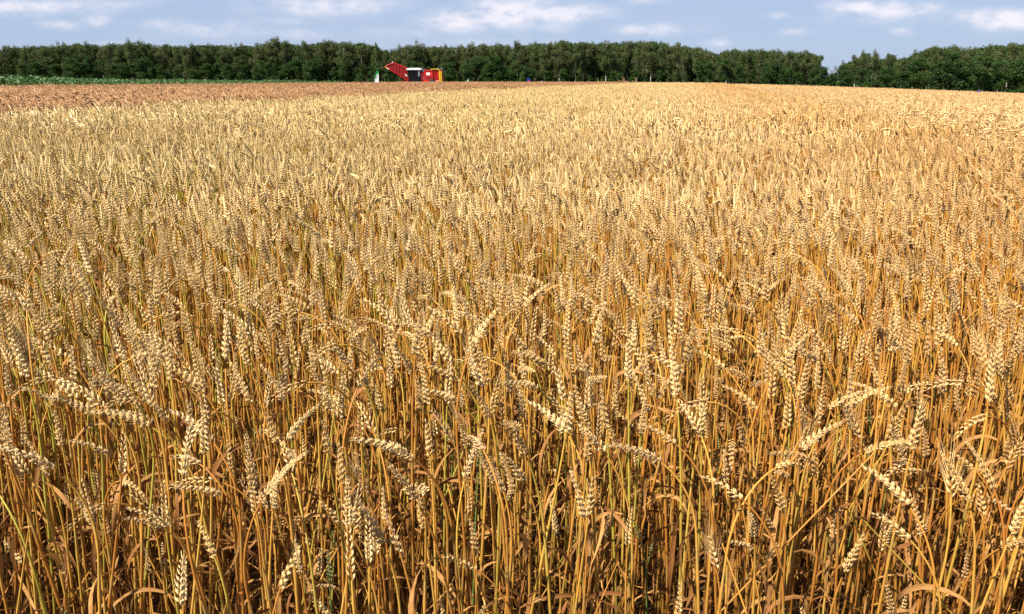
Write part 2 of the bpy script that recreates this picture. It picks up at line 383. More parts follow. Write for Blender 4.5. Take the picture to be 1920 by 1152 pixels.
def far_plant(mb, r, H, kind, off, awned=False, tone=None, rz=0.0, fat=1.0, el=1.0):
    """a plant as seen from 15 m and more: bumpy ear, stalk, perhaps a leaf"""
    lean, nod = {'upright': (r.normal(0.05, 0.08), abs(r.normal(0.15, 0.15))), 'leaning': (r.uniform(0.05, 0.2), r.uniform(0.4, 0.9)),
                 'nodding': (r.uniform(0.05, 0.15), r.uniform(1.1, 1.8)), 'drooping': (r.uniform(0.05, 0.15), r.uniform(1.9, 2.7))}[kind]
    L = r.uniform(0.078, 0.108) * el
    s, P = path(H * r.normal(1, 0.035) + (0.06 if nod > 1 else 0), lean, nod, 0.22 * el, 0.0, 22)
    c, sn = math.cos(rz), math.sin(rz)
    P = P @ np.array([[c, sn, 0], [-sn, c, 0], [0, 0, 1]]) + off
    tone = r.uniform() if tone is None else tone
    S = s[-1]; m = s < S - L * 0.95; Ps = P[m]; i = np.unique(np.linspace(0, len(Ps) - 1, 4).astype(int))
    tube(mb, Ps[i], 0.0022, 3, 1, tone, (s[m] / S)[i])
    se = np.linspace(S - L, S, 7); Pe = np.stack([np.interp(se, s, P[:, k]) for k in range(3)], 1)
    tube(mb, Pe, np.array([0.002, 0.0062, 0.0055, 0.0068, 0.0052, 0.0055, 0.0012]) * fat * r.uniform(0.85, 1.15), 4, 0, tone, np.array([0.3, 1, .35, 1, .4, 1, 1]))
    if awned:
        T = np.gradient(Pe, axis=0); T /= np.linalg.norm(T, axis=1)[:, None]
        for k in range(9):
            q = r.integers(1, 6); d = T[q] + r.normal(0, 0.28, 3); wv = r.normal(0, 1, 3); wv *= 0.0007 / np.linalg.norm(wv)
            mb.add([Pe[q] - wv, Pe[q] + wv, Pe[q] + d * r.uniform(0.04, 0.08)], None, [[0, 1, 2]], 0, tone, 1.0)
    if r.uniform() < 0.35:
        h = r.uniform(0.5, 0.85); p0 = np.array([np.interp(h * S, s, P[:, k]) for k in range(3)])
        leaf(mb, p0, r.uniform(0, 6.28), r.uniform(0.1, 0.2), 0.005, r.uniform(1, 3), r, tone, 4, 0.5, 2)

# ------------------------------------------------------------------ scattering of crop that nobody could count
def tag(o, label=None, cat=None, group=None, kind=None):
    for k, v in (('label', label), ('category', cat), ('group', group), ('kind', kind)):
        if v: o[k] = v
    return o

def scatter(name, protos, pos, rot, scl, idx, label, cat):
    """one object: a point per clump, each point showing one of the given meshes"""
    pc = bpy.data.collections.new(name + '_kinds')
    for i, me in enumerate(protos):
        o = bpy.data.objects.new(f'{name}_{chr(97 + i // 26)}{chr(97 + i % 26)}', me); pc.objects.link(o)
    me = bpy.data.meshes.new(name); me.vertices.add(len(pos)); me.vertices.foreach_set('co', np.asarray(pos, np.float32).ravel())
    for nm, typ, dat, key in (('rot', 'FLOAT_VECTOR', rot, 'vector'), ('scl', 'FLOAT', scl, 'value'), ('idx', 'INT', idx, 'value')):
        a = me.attributes.new(nm, typ, 'POINT')
        a.data.foreach_set(key, np.asarray(dat, np.int32 if typ == 'INT' else np.float32).ravel())
    o = bpy.data.objects.new(name, me); COL.objects.link(o)
    ng = bpy.data.node_groups.new(name, 'GeometryNodeTree')
    ng.interface.new_socket('Geometry', in_out='INPUT', socket_type='NodeSocketGeometry')
    ng.interface.new_socket('Geometry', in_out='OUTPUT', socket_type='NodeSocketGeometry')
    t = NT(ng)
    gi, go = t.add('NodeGroupInput'), t.add('NodeGroupOutput')
    ci = t.add('GeometryNodeCollectionInfo'); ci.inputs['Collection'].default_value = pc
    ci.inputs['Separate Children'].default_value = True; ci.inputs['Reset Children'].default_value = True
    iop = t.add('GeometryNodeInstanceOnPoints'); iop.inputs['Pick Instance'].default_value = True
    def na(nm, typ):
        n = t.add('GeometryNodeInputNamedAttribute', data_type=typ); n.inputs['Name'].default_value = nm
        return n.outputs['Attribute']
    er = t.add('FunctionNodeEulerToRotation')
    t.l.new(na('rot', 'FLOAT_VECTOR'), er.inputs[0])
    t.l.new(gi.outputs[0], iop.inputs['Points']); t.l.new(ci.outputs[0], iop.inputs['Instance'])
    t.l.new(er.outputs[0], iop.inputs['Rotation']); t.l.new(na('idx', 'INT'), iop.inputs['Instance Index']); t.l.new(na('scl', 'FLOAT'), iop.inputs['Scale'])
    t.l.new(iop.outputs[0], go.inputs[0])
    md = o.modifiers.new('scatter', 'NODES'); md.node_group = ng
    return tag(o, label, cat, None, 'stuff')

KINDS_MAIN = (['upright'] * 13 + ['leaning'] * 7 + ['nodding'] * 2)
KINDS_RIGHT = (['leaning'] * 3 + ['nodding'] * 9 + ['drooping'] * 6 + ['upright'] * 2)
KINDS_BROWN = (['leaning'] * 4 + ['nodding'] * 8 + ['drooping'] * 6)
def tile_mid(r, size, H, dens, kinds, mats, awned=False, ear_len=1.0, ear_fat=1.0, sd=0.035):
    mb = MB(); n = int(size * size * dens)
    g = int(math.ceil(math.sqrt(n))); cells = r.permutation(g * g)[:n]
    for c in cells:
        off = np.array([((c % g) + r.uniform(0, 1)) / g - 0.5, ((c // g) + r.uniform(0, 1)) / g - 0.5, 0]) * size
        p = plant_parts(r, kinds[r.integers(len(kinds))], 1, H * (r.normal(1, sd) if r.uniform() < .85 else r.uniform(.78, .95)), awned, ear_len, ear_fat)
        a = r.normal(math.pi, 1.0) if r.uniform() < .7 else r.uniform(0, 6.28)
        M = np.array([[math.cos(a), -math.sin(a), 0], [math.sin(a), math.cos(a), 0], [0, 0, 1]])
        for k, key in enumerate(('ear', 'stalk', 'leaf')):
            if p[key].n: mb.join(p[key], k, M, off)
    return mb.mesh('tile', mats)
def tile_far(r, size, H, dens, kinds, mats, awned=False, fat=1.0, el=1.0, sd=0.05):
    mb = MB(); n = int(size * size * dens); g = int(math.ceil(math.sqrt(n))); cells = r.permutation(g * g)[:n]
    for c in cells:
        off = np.array([((c % g) + r.uniform(0, 1)) / g - 0.5, ((c // g) + r.uniform(0, 1)) / g - 0.5, 0]) * size
        a = r.normal(math.pi, 1.15) if r.uniform() < .75 else r.uniform(0, 6.28)
        far_plant(mb, r, H * r.normal(1, sd), kinds[r.integers(len(kinds))], off, awned, None, a, fat * r.uniform(.8, 1.15), el)
    return mb.mesh('tile', mats, False)

NORM = math.hypot(1, EDGE_M); ANG = -math.atan(EDGE_M)
def st_to_xy(s, t): return s / NORM + t * EDGE_M / NORM, -s * EDGE_M / NORM + t / NORM
def s_of(c): return c / NORM
def grid(s0, s1, t0, t1, size):
    ns = max(1, int(round((s1 - s0) / size)))
    S, T = np.meshgrid(s0 + (np.arange(ns) + .5) * (s1 - s0) / ns, np.arange(t0, t1, size) + size / 2)
    return st_to_xy(S.ravel(), T.ravel())
def in_view(x, y, margin): return (np.abs(x) < 0.66 * y + margin) & (y > 0)

# near plants one by one
NEAR, MID_END, FAR_END = 3.0, 34.0, 132.0
MATS = [M_EAR, M_STALK, M_LEAF]
N_VAR = 44
variants = []
for i in range(N_VAR):
    variants.append(plant_parts(np.random.default_rng(100 + i), KINDS_MAIN[i % len(KINDS_MAIN)], 0, 0.90, awned=(i in (13, 37)), ear_len=0.90))
GREEN = (5, 27)
def mats_of(i): return [M_EAR_G, M_STALK_G, M_LEAF] if i in GREEN else MATS
def straw(r):
    mb = MB(); L = r.uniform(.25, .6); b = r.uniform(.2, .8); a1 = r.uniform(.3, 1.1); a2 = a1 + r.normal(0, .5)
    p0 = np.array([0, 0, r.uniform(.15, .5)]); p1 = p0 + L * b * np.array([math.sin(a1), 0, math.cos(a1)]); p2 = p1 + L * (1 - b) * np.array([math.sin(a2), r.normal(0, .2), math.cos(a2)])
    tube(mb, [p0, p0 * .5 + p1 * .5, p1, p1 * .5 + p2 * .5, p2], [.0018, .0017, .0016, .0013, .0008], 4, 1, r.uniform(), np.linspace(.55, 1, 5))
    if r.uniform() < .6: leaf(mb, p1, r.uniform(0, 6.28), r.uniform(.1, .25), .003, r.uniform(.5, 2.5), r, r.uniform(), 8, r.uniform(-1, .8), 2)
    return mb.mesh('straw', MATS)
def merged(v, i):
    mb = MB()
    for k, key in enumerate(('ear', 'stalk', 'leaf')):
        if v[key].n: mb.join(v[key], k)
    return mb.mesh('wheat', mats_of(i))
near_protos = [merged(v, i) for i, v in enumerate(variants)]
straws = [straw(np.random.default_rng(250 + i)) for i in range(10)]
mid_protos = [tile_mid(np.random.default_rng(300 + i), 0.5, 0.90, 430, KINDS_MAIN, MATS, False, 1.0, .94, .045) for i in range(7)]
mid_protos += [tile_far(np.random.default_rng(350 + i), 0.5, 0.90, 310, KINDS_MAIN, MATS, False, 1.22, 1.08, .06) for i in range(7)]
far_protos = [tile_far(np.random.default_rng(400 + i), 1.0, 0.90, 230, KINDS_MAIN, MATS, False, 1.5) for i in range(6)]

gx, gy = grid(s_of(EDGE_L), s_of(EDGE_R) - 0.3, -3.0, FAR_END, 0.5)
sel_mid = (gy >= NEAR) & (gy < MID_END) & in_view(gx, gy, 2.2)
fx, fy = grid(s_of(EDGE_L), s_of(EDGE_R) - 0.3, -3.0, FAR_END, 1.0)
sel_far = (fy >= MID_END) & in_view(fx, fy, 3.0)

# positions of the near plants: jittered lattice, thinner along the ragged front edge
cell = 0.0475
X, Y = np.meshgrid(np.arange(-4.2, 4.2, cell), np.arange(0.70, NEAR + 0.1, cell))
X = (X + rng.uniform(0, cell, X.shape)).ravel(); Y = (Y + rng.uniform(0, cell, Y.shape)).ravel()
edge = 0.90 + 0.07 * np.sin(X * 3.1) + 0.05 * np.sin(X * 7.7 + 1) - 0.04 * X
keep = (Y > edge + rng.exponential(0.05, X.shape)) & (rng.uniform(size=X.shape) < 0.72 + 0.4 * np.clip((Y - 1.0) / 0.7, 0, 1)) & (np.abs(X) < 0.66 * Y + 1.1) & (Y < NEAR - 0.02) & (X < EDGE_R - 0.35 + EDGE_M * Y)
X, Y = X[keep], Y[keep]
n0 = len(X)
scale = np.where(rng.uniform(size=n0) < 0.84 - 0.25 * np.clip((1.5 - Y) / 0.5, 0, 1), rng.normal(1.0, 0.045, n0), rng.uniform(0.64, 0.92, n0))
front = np.clip(1 - (Y - edge[keep]) / 0.25, 0, 1)
scale *= 1 - 0.10 * front * rng.uniform(0, 1, n0)
yaw = np.where(rng.uniform(size=n0) < .72, rng.normal(math.pi, 1.0, n0), rng.uniform(0, 2 * math.pi, n0))
tilt = rng.normal(0, 0.055, (n0, 2)); tilt[:, 1] -= 0.06 + 0.11 * np.clip(0.35 - X, 0, 1)
vidx = rng.integers(0, N_VAR, n0)
nodders = [i for i in range(N_VAR) if variants[i]['kind'] == 'nodding' and i not in (13, 37)]
more = (rng.uniform(size=n0) < 0.16) & (Y < 2.2)
vidx[more] = rng.choice(nodders, more.sum())
isg = np.isin(vidx, GREEN); vidx[isg & (rng.uniform(size=n0) < 0.5)] = 0; isg = np.isin(vidx, GREEN); scale[isg] = rng.uniform(.6, .86, isg.sum())
rots = np.stack([tilt[:, 0], tilt[:, 1], yaw], 1)
pos = np.stack([X, Y, np.zeros(n0)], 1)
def rotm(e): return np.array(Euler(e, 'XYZ').to_matrix())
mids = np.array([pos[i] + scale[i] * rotm(rots[i]) @ variants[vidx[i]]['mid'] for i in range(n0)])
# hero plants: ears placed where they stand in the crop (bend over to one side), x, y in the photograph and ear height
HEROES = [(1345, 905, .86, 'L'), (1170, 838, .88, 'L'), (985, 665, .93, 'L'), (1270, 770, .90, 'L'), (1225, 805, .87, 'L'), (1470, 850, .86, 'L'),
          (810, 690, .93, 'L'), (590, 670, .93, 'L'), (690, 690, .92, 'R'), (1645, 890, .84, 'L'), (1640, 735, .91, 'R'), (520, 740, .91, 'L'),
          (1010, 460, .94, 'L'), (205, 775, .90, 'L'), (360, 915, .82, 'L'), (1810, 800, .88, 'L'), (855, 1050, .73, 'L'), (1560, 800, .90, 'R'), (815, 735, .9, 'L'), (1495, 870, .85, 'R')]
pxy = project(mids)
nodders = [i for i in range(N_VAR) if variants[i]['kind'] == 'nodding' and i not in (13, 37)]
hero_of = {}
dist = np.linalg.norm(mids - np.array([0, 0, CAM_H]), axis=1)
hx, hv, hr, hs, hm = [], [], [], [], []
for k, (x, y, h, sd) in enumerate(HEROES):
    d = px_ray(x, y); tt = (h - CAM_H) / d[2]; P0 = np.array([0, 0, CAM_H]) + d * tt
    v = nodders[k % len(nodders)]; rr = (0.0, 0.0, (math.pi if sd == 'L' else 0.0) + rng.normal(0, 0.55))
    sc = P0[2] / variants[v]['mid'][2]
    b = P0 - sc * rotm(rr) @ variants[v]['mid']; b[2] = 0
    hx.append(b); hv.append(v); hr.append(rr); hs.append(sc); hm.append(P0)
# clear a little air in front of the heroes
bad = np.zeros(n0, bool)
for P0 in hm:
    q = project(P0); dd = np.linalg.norm(P0 - np.array([0, 0, CAM_H]))
    bad |= (np.abs(pxy[:, 0] - q[0]) < 75) & (np.abs(pxy[:, 1] - q[1]) < 55) & (dist < dd) & (rng.uniform(size=n0) < 0.85)
ok = ~bad
X, Y, scale, yaw, vidx, rots, pos, mids, dist, pxy = (a[ok] for a in (X, Y, scale, yaw, vidx, rots, pos, mids, dist, pxy))
hero0 = len(pos)
pos = np.concatenate([pos, hx]); scale = np.concatenate([scale, hs]); vidx = np.concatenate([vidx, hv]); rots = np.concatenate([rots, hr])
mids = np.concatenate([mids, hm]); pxy = project(mids); dist = np.linalg.norm(mids - np.array([0, 0, CAM_H]), axis=1)
n0 = len(pos)
inside = (pxy[:, 0] > 8) & (pxy[:, 0] < 1912) & (pxy[:, 1] < 1135)
order = np.argsort(np.where(inside, dist, 99) - 5.0 * (np.arange(n0) >= hero0))
N_THINGS = 300
chosen = order[:N_THINGS]; rest = np.setdiff1d(np.arange(n0), chosen)

# --- the uncounted wheat of this plot: one object
m1 = np.stack([gx, gy, terrain(gx, gy)], 1)[sel_mid]; m2 = np.stack([fx, fy, terrain(fx, fy)], 1)[sel_far]
def tiles_rot(n, P=None):
    ty = rng.normal(-0.09, .04, n); tx = rng.normal(0, .03, n)
    if P is not None:                                   # drifts where the wind has leaned the crop over
        ty += .07 * np.sin(P[:, 0] * .9 + 1.7 * np.sin(P[:, 1] * .45)); tx += .05 * np.sin(P[:, 1] * 1.3 + P[:, 0] * .5)
    return np.stack([tx, ty, ANG + rng.normal(0, 0.18, n)], 1)
wpos = np.concatenate([pos[rest], m1 + np.c_[rng.normal(0, .03, (len(m1), 2)), np.zeros(len(m1))], m2 + np.c_[rng.normal(0, .05, (len(m2), 2)), np.zeros(len(m2))]])
wrot = np.concatenate([rots[rest], tiles_rot(len(m1), m1), tiles_rot(len(m2), m2)])
wscl = np.concatenate([scale[rest], rng.normal(1, .025, len(m1)) + .022 * np.sin(m1[:, 0] * .7 + m1[:, 1] * .5 + 2 * np.sin(m1[:, 1] * .31)), rng.normal(1, .03, len(m2))])
widx = np.concatenate([vidx[rest], N_VAR + rng.integers(0, 7, len(m1)) + 7 * (m1[:, 1] > 8.0 + rng.normal(0, 1.2, len(m1))), N_VAR + len(mid_protos) + rng.integers(0, len(far_protos), len(m2))])
ns_ = 480
sy_ = rng.uniform(0.95, 3.2, ns_); sx_ = rng.uniform(-1, 1, ns_) * (0.66 * sy_ + .5)
wpos = np.concatenate([wpos, np.stack([sx_, sy_, rng.uniform(-.1, .12, ns_)], 1)]); wrot = np.concatenate([wrot, np.stack([np.zeros(ns_), np.zeros(ns_), rng.uniform(0, 6.28, ns_)], 1)])
wscl = np.concatenate([wscl, rng.uniform(.8, 1.1, ns_)]); widx = np.concatenate([widx, N_VAR + len(mid_protos) + len(far_protos) + rng.integers(0, len(straws), ns_)])
scatter('wheat_crop', near_protos + mid_protos + far_protos + straws, wpos, wrot, wscl, widx, 'ripe golden wheat standing dense across the whole field up to the brown strip', 'wheat crop')

# ------------------------------------------------------------------ ground
def sheet(name, xs, ys, m, dz=0.0):
    GX, GY = np.meshgrid(xs, ys); mb = MB(); nx = len(xs)
    V = np.stack([GX, GY, terrain(GX, GY) + dz], -1).reshape(-1, 3)
    i = np.arange(len(ys) - 1)[:, None] * nx; j = np.arange(nx - 1)[None, :]
    mb.add(V, np.stack([i + j, i + j + 1, i + nx + j + 1, i + nx + j], -1).reshape(-1, 4))
    o = bpy.data.objects.new(name, mb.mesh(name, [m])); COL.objects.link(o); o['kind'] = 'structure'
    return o
def c_soil(t):
    p = position(t)
    c = t.mix(t.ramp(t.noise(p, 6.0, 6.0, 0.7), 0.3, 0.7), (0.03, 0.018, 0.010), (0.07, 0.04, 0.02))
    sp = t.add('ShaderNodeSeparateXYZ'); t.l.new(p, sp.inputs[0])
    gr = t.mix(t.ramp(t.noise(p, 0.35, 5.0, 0.7), 0.3, 0.7), (0.045, 0.075, 0.02), (0.10, 0.12, 0.035))
    return t.mix(t.ramp(sp.outputs[1], 128, 142), c, gr)
M_SOIL = material('soil', c_soil, 0.9, 0.1)
sheet('ground', np.concatenate([np.linspace(-4000, -220, 16), np.linspace(-200, 260, 70), np.linspace(280, 4000, 16)]),
      np.concatenate([np.linspace(-60, 0, 8), np.linspace(3, 400, 90), np.linspace(430, 6000, 20)]), M_SOIL)

# ------------------------------------------------------------------ single wheat plants at the front of the field
ORD = ['first', 'second', 'third', 'fourth', 'fifth', 'sixth', 'seventh', 'eighth', 'ninth', 'tenth', 'eleventh', 'twelfth', 'thirteenth', 'fourteenth', 'fifteenth',
       'sixteenth', 'seventeenth', 'eighteenth', 'nineteenth', 'twentieth', 'twenty-first', 'twenty-second', 'twenty-third', 'twenty-fourth', 'twenty-fifth', 'twenty-sixth', 'twenty-seventh', 'twenty-eighth', 'twenty-ninth', 'thirtieth']
def ordinal(k): return ORD[k] if k < len(ORD) else 'far'
HERO_NAMES = ['ear arching low over a bearded ear', 'ear bent flat above the short green ears', 'long pale ear arching at mid height', 'arching ear beside the crowded clump',
              'slim arched ear under the clump', 'ear nodding over a broken straw', 'hook-shaped ear in the bright middle', 'flat ear pointing left', 'ear nodding right near the bright middle',
              'stiff ear jutting out low near the right side', 'ear nodding right over the right clump', 'ear nodding over a green stalk', 'small arched ear high up the field',
              'ear nodding among the green stalks at left', 'low fat ear nodding near dead leaves', 'ear arching at the right border', 'short ear bent down by the bottom border',
              'ear crossing a bare straw', 'dark ear arching under the hook-shaped ear', 'ear nodding right beside a broken straw']
proto = {}
def plant_objects(v, r_, green=False):
    parts = []; me_, ms_ = (M_EAR_G, M_STALK_G) if green else (M_EAR, M_STALK)
    for key, shape in [('ear', v['ear']), ('stalk', v['stalk'])] + [('leaf', q) for q in v['leaves']]:
        c = bpy.data.objects.new(key, shape.mesh('wheat_' + key, [{'ear': me_, 'stalk': ms_, 'leaf': M_LEAF}[key]])); c.parent = r_; parts.append(c)
    return parts
def wheat_root(v):
    r_ = bpy.data.objects.new('wheat_plant', None); r_.empty_display_size = 0.05
    return r_, plant_objects(variants[v], r_, v in GREEN)
hero_px = pxy[hero0:]
ranks = {}
chosen_sorted = sorted(chosen, key=lambda i: (0 if i >= hero0 else 1, min(np.hypot(*(hero_px - pxy[i]).T))))
used_labels = set()
for i in chosen_sorted:
    v = int(vidx[i])
    if v not in proto: proto[v] = wheat_root(v); r_, parts = proto[v]; 
    else:
        r0, p0 = proto[v]; r_ = r0.copy(); parts = []
        for q in p0: c = q.copy(); c.parent = r_; parts.append(c)
    COL.objects.link(r_)
    for c in parts: COL.objects.link(c)
    r_.location = pos[i]; r_.rotation_euler = rots[i]; r_.scale = (scale[i],) * 3
    if i >= hero0: lab = 'golden wheat plant, ' + HERO_NAMES[i - hero0]
    else:
        d = hero_px - pxy[i]; k = int(np.argmin(np.hypot(d[:, 0], d[:, 1]))); dx, dy = -d[k]
        where = ('left of', 'right of', 'above', 'below')[(0 if dx < 0 else 1) if abs(dx) > abs(dy) else (2 if dy < 0 else 3)]
        look = {'upright': 'upright', 'leaning': 'leaning', 'nodding': 'nodding', 'drooping': 'drooping'}[variants[v]['kind']]
        if v in (13, 37): look += ' bearded'
        if scale[i] < 0.9: look = 'short ' + look
        if v in GREEN: look += ' green'
        rk = ranks.get((k, where, look), 0); ranks[k, where, look] = rk + 1
        lab = f'{ordinal(rk)} {look} ear {where} the {HERO_NAMES[k]}'
    tag(r_, lab, 'wheat plant', 'wheat plants along the front of the field')

# ------------------------------------------------------------------ the neighbouring plots
MATS_R = [M_EAR_R, M_STALK_R, M_LEAF]; MATS_B = [M_EAR_B, M_STALK_B, M_LEAF]
def plot(name, s0, s1, t0, t1, H, kinds, mats, awned, dens, label, cat, near_to, view_margin=2.5, seed=0, fat=1.3, el=1.4):
    pm = [tile_far(np.random.default_rng(500 + seed + i), 0.5, H, dens * .6, kinds, mats, awned, fat * 1.05, el, .09) for i in range(5)]
    pf = [tile_far(np.random.default_rng(600 + seed + i), 1.0, H, dens * .75, kinds, mats, awned, fat, el, .06) for i in range(5)]
    ax, ay = grid(s0, s1, t0, t1, 0.5); bx, by = grid(s0, s1, t0, t1, 1.0)
    a = (ay > 1.5) & (ay < near_to) & in_view(ax, ay, view_margin); b = (by >= near_to) & in_view(bx, by, view_margin)
    A = np.stack([ax, ay, terrain(ax, ay)], 1)[a]; B = np.stack([bx, by, terrain(bx, by)], 1)[b]
    na, nb = len(A), len(B)
    scatter(name, pm + pf, np.concatenate([A + np.c_[rng.normal(0, .03, (na, 2)), np.zeros(na)], B + np.c_[rng.normal(0, .06, (nb, 2)), np.zeros(nb)]]),
            np.concatenate([tiles_rot(na, A), tiles_rot(nb, B)]), np.concatenate([rng.normal(1, .045, na), rng.normal(1, .045, nb)]),
            np.concatenate([rng.integers(0, 5, na), 5 + rng.integers(0, 5, nb)]), label, cat)
plot('awned_wheat_crop', s_of(EDGE_R) + 0.75, s_of(EDGE_R) + 62, -22, FAR_END - 5, 0.79, KINDS_RIGHT, MATS_R, True, 300,
     'light orange bearded crop with drooping ears beside the main wheat plot', 'wheat crop', 26.0, seed=10)
plot('brown_crop', s_of(EDGE_L) - BROWN_W, s_of(EDGE_L) - 0.5, 2, FAR_END - 4, 0.96, KINDS_BROWN, MATS_B, True, 300,
     'reddish brown taller grain strip between the wheat and the green maize', 'grain crop', 36.0, seed=20)

# maize behind the brown strip
M_MAIZE = material('maize_leaf', lambda t: t.mix(t.math('FRACT', t.math('ADD', attr(t, 'tone'), obj_random(t))), (0.055, 0.12, 0.028), (0.11, 0.20, 0.05)), 0.4, 0.4, 0.2)
def maize_tile(r, size, H):
    mb = MB()
    for k in range(int(size * size * 9)):
        o = np.array([r.uniform(-.5, .5), r.uniform(-.5, .5), 0]) * size; h = H * r.normal(1, .07); tone = r.uniform()
        tube(mb, [o, o + [0, 0, h * .5], o + [0, 0, h * .85]], [0.014, 0.012, 0.006], 4, 0, tone)
        for q in range(9):
            z = h * (0.15 + 0.75 * q / 9)
            leaf(mb, o + [0, 0, z], r.uniform(0, 6.28), r.uniform(.45, .75), r.uniform(.03, .045), r.uniform(1.2, 2.2), r, tone + r.normal(0, .1), 6, r.uniform(.8, 1.3))
    return mb.mesh('maize', [M_MAIZE])
mz = [maize_tile(np.random.default_rng(700 + i), 2.0, 1.51) for i in range(4)]
ax, ay = grid(s_of(EDGE_L) - BROWN_W - 42, s_of(EDGE_L) - BROWN_W - 1.0, 5, 98, 2.0)
a = in_view(ax, ay, 6) & (ay > 20)
A = np.stack([ax, ay, terrain(ax, ay)], 1)[a]; na = len(A)
scatter('maize_crop', mz, A, np.stack([np.zeros(na), np.zeros(na), rng.integers(0, 4, na) * math.pi / 2], 1), rng.normal(1, .05, na) * np.interp(project(A)[:, 0], [0, 70, 220, 600], [1, .97, .86, .80]), rng.integers(0, 4, na),
        'green maize leaves rising behind the brown strip', 'maize crop')

# a few stragglers taller than the crop on the skyline
for k, (x, y, knd) in enumerate([(1121, 150, 'upright'), (1160, 152, 'nodding'), (1168, 147, 'upright'), (1171, 150, 'upright'), (1180, 157, 'nodding'), (1188, 154, 'leaning'), (1192, 150, 'upright'), (1133, 156, 'leaning')]):
    d = px_ray(x, y); yy = 13.5 + 0.6 * (k % 3); P0 = np.array([0, 0, CAM_H]) + d * yy
    v = plant_parts(np.random.default_rng(900 + k), knd, 0, 1.38)
    r_ = bpy.data.objects.new('tall_wheat_plant', None); COL.objects.link(r_)
    for c in plant_objects(v, r_): COL.objects.link(c)
    sc = P0[2] / v['mid'][2]; a = math.pi + rng.normal(0, .5)
    M = rotm((0, 0, a)); b = P0 - sc * M @ v['mid']
    r_.location = (b[0], b[1], 0); r_.rotation_euler = (0, 0, a); r_.scale = (sc,) * 3
    tag(r_, ['lone straight straggler ear standing apart from the other tall stragglers', 'hooked straggler ear at the left end of the tall bunch', 'tallest straight straggler ear against the wood',
             'straight straggler ear just behind the tallest one', 'lowest hooked straggler ear in the tall bunch', 'slanting straggler ear near the right end of the bunch', 'straight straggler ear at the right end of the bunch',
             'short slanting straggler ear next to the lone straight one'][k], 'wheat plant', 'tall stragglers above the crop')

# ------------------------------------------------------------------ trees
def c_foliage(a, b, tip):
    def f(t):
        v = attr(t, 'tone'); r = obj_random(t)
        c = t.mix(v, a, b)
        c = t.mix(t.math('MULTIPLY', r, 0.45), c, tip)
        return c
    return f
M_BIRCH = material('birch_foliage', c_foliage((0.055, 0.074, 0.028), (0.155, 0.172, 0.063), (0.10, 0.135, 0.042)), 0.85, 0.08, 0.15)
M_OAK = material('oak_foliage', c_foliage((0.023, 0.050, 0.016), (0.062, 0.108, 0.027), (0.045, 0.095, 0.017)), 0.8, 0.1, 0.12)
M_BARK_P = material('birch_bark', lambda t: t.mix(t.ramp(t.noise(position(t), 1.6, 4.0), 0.5, 0.62), (0.50, 0.47, 0.42), (0.11, 0.095, 0.08)), 0.8, 0.1)
M_BARK_D = material('dark_bark', lambda t: t.mix(t.noise(position(t), 3.0, 4.0), (0.05, 0.04, 0.03), (0.12, 0.10, 0.08)), 0.9, 0.1)

def crown_mesh(r, lobes, n, size, m):
    """many leaf-clump faces spread through the lobes, denser toward each lobe's skin, in light and dark clumps"""
    lobes = np.asarray(lobes, float)
    vol = lobes[:, 3] * lobes[:, 4] * lobes[:, 5]; pr = vol ** 0.75; pr = pr / pr.sum()
    li = r.choice(len(lobes), n, p=pr)
    d = r.normal(0, 1, (n, 3)); d /= np.linalg.norm(d, axis=1)[:, None]
    rad = r.uniform(0.15, 1, n) ** 0.45
    c = lobes[li, :3] + d * rad[:, None] * lobes[li, 3:6]
    c += r.normal(0, 0.12, (n, 3))
    ax = r.normal(0, 1, (n, 3)) * [1, 1, .8]; ax /= np.linalg.norm(ax, axis=1)[:, None]
    bx = np.cross(ax, r.normal(0, 1, (n, 3))); bx /= np.linalg.norm(bx, axis=1)[:, None]
    sz = size * r.uniform(0.55, 1.35, n)[:, None]
    V = np.stack([c - ax * sz, c - bx * sz * .6, c + ax * sz, c + bx * sz * .6], 1).reshape(-1, 3)
    lt = r.uniform(0, 1, len(lobes))
    tone = np.clip(0.55 * lt[li] + 0.45 * r.uniform(0, 1, n), 0, 1)
    mb = MB(); mb.add(V, np.arange(4 * n).reshape(-1, 4), None, 0, np.repeat(tone, 4))
    return mb.mesh('crown', [m], False)
def make_birch(seed, H=1.0, thin=False):
    """unit-height birch, scaled on placing (shapes given for 18 m)"""
    r = np.random.default_rng(seed); h = 18.0
    lean = r.normal(0, .5, 2)
    tr = MB(); tz = np.linspace(0, h * .86, 9)
    P = np.stack([lean[0] * (tz / h) ** 2 + np.sin(tz * .4 + seed) * .12, lean[1] * (tz / h) ** 2, tz], 1)
    tube(tr, P, np.interp(tz / h, [0, .5, .86], [.19, .12, .03]), 6)
    lobes = []
    nl = r.integers(24, 32); c0 = [0.10, 0.26, 0.16][seed % 3]
    for k in range(nl):
        f = (k + r.uniform(0, 1)) / nl; z = h * (c0 + (0.925 - c0) * f)
        sp = 2.9 * (math.sin(math.pi * (0.20 + 0.66 * f)) ** .7) * r.uniform(.7, 1.15)
        a = r.uniform(0, 6.28); off = r.uniform(0.2, .8) * sp
        p = np.array([np.interp(z, tz, P[:, i]) for i in range(2)] + [z])
        e = p + [math.cos(a) * off, math.sin(a) * off, r.normal(0, .4)]
        lobes.append([*e, sp * r.uniform(.36, .6), sp * r.uniform(.36, .6), r.uniform(1.0, 1.9)])
        b0 = p - [0, 0, 1.2]
        tube(tr, [b0, (b0 + e) / 2 + [0, 0, .3], e], [.06, .04, .015], 3)
    return tr.mesh('trunk', [M_BARK_P]), crown_mesh(r, lobes, 8500 if not thin else 1500, .16, M_BIRCH), h
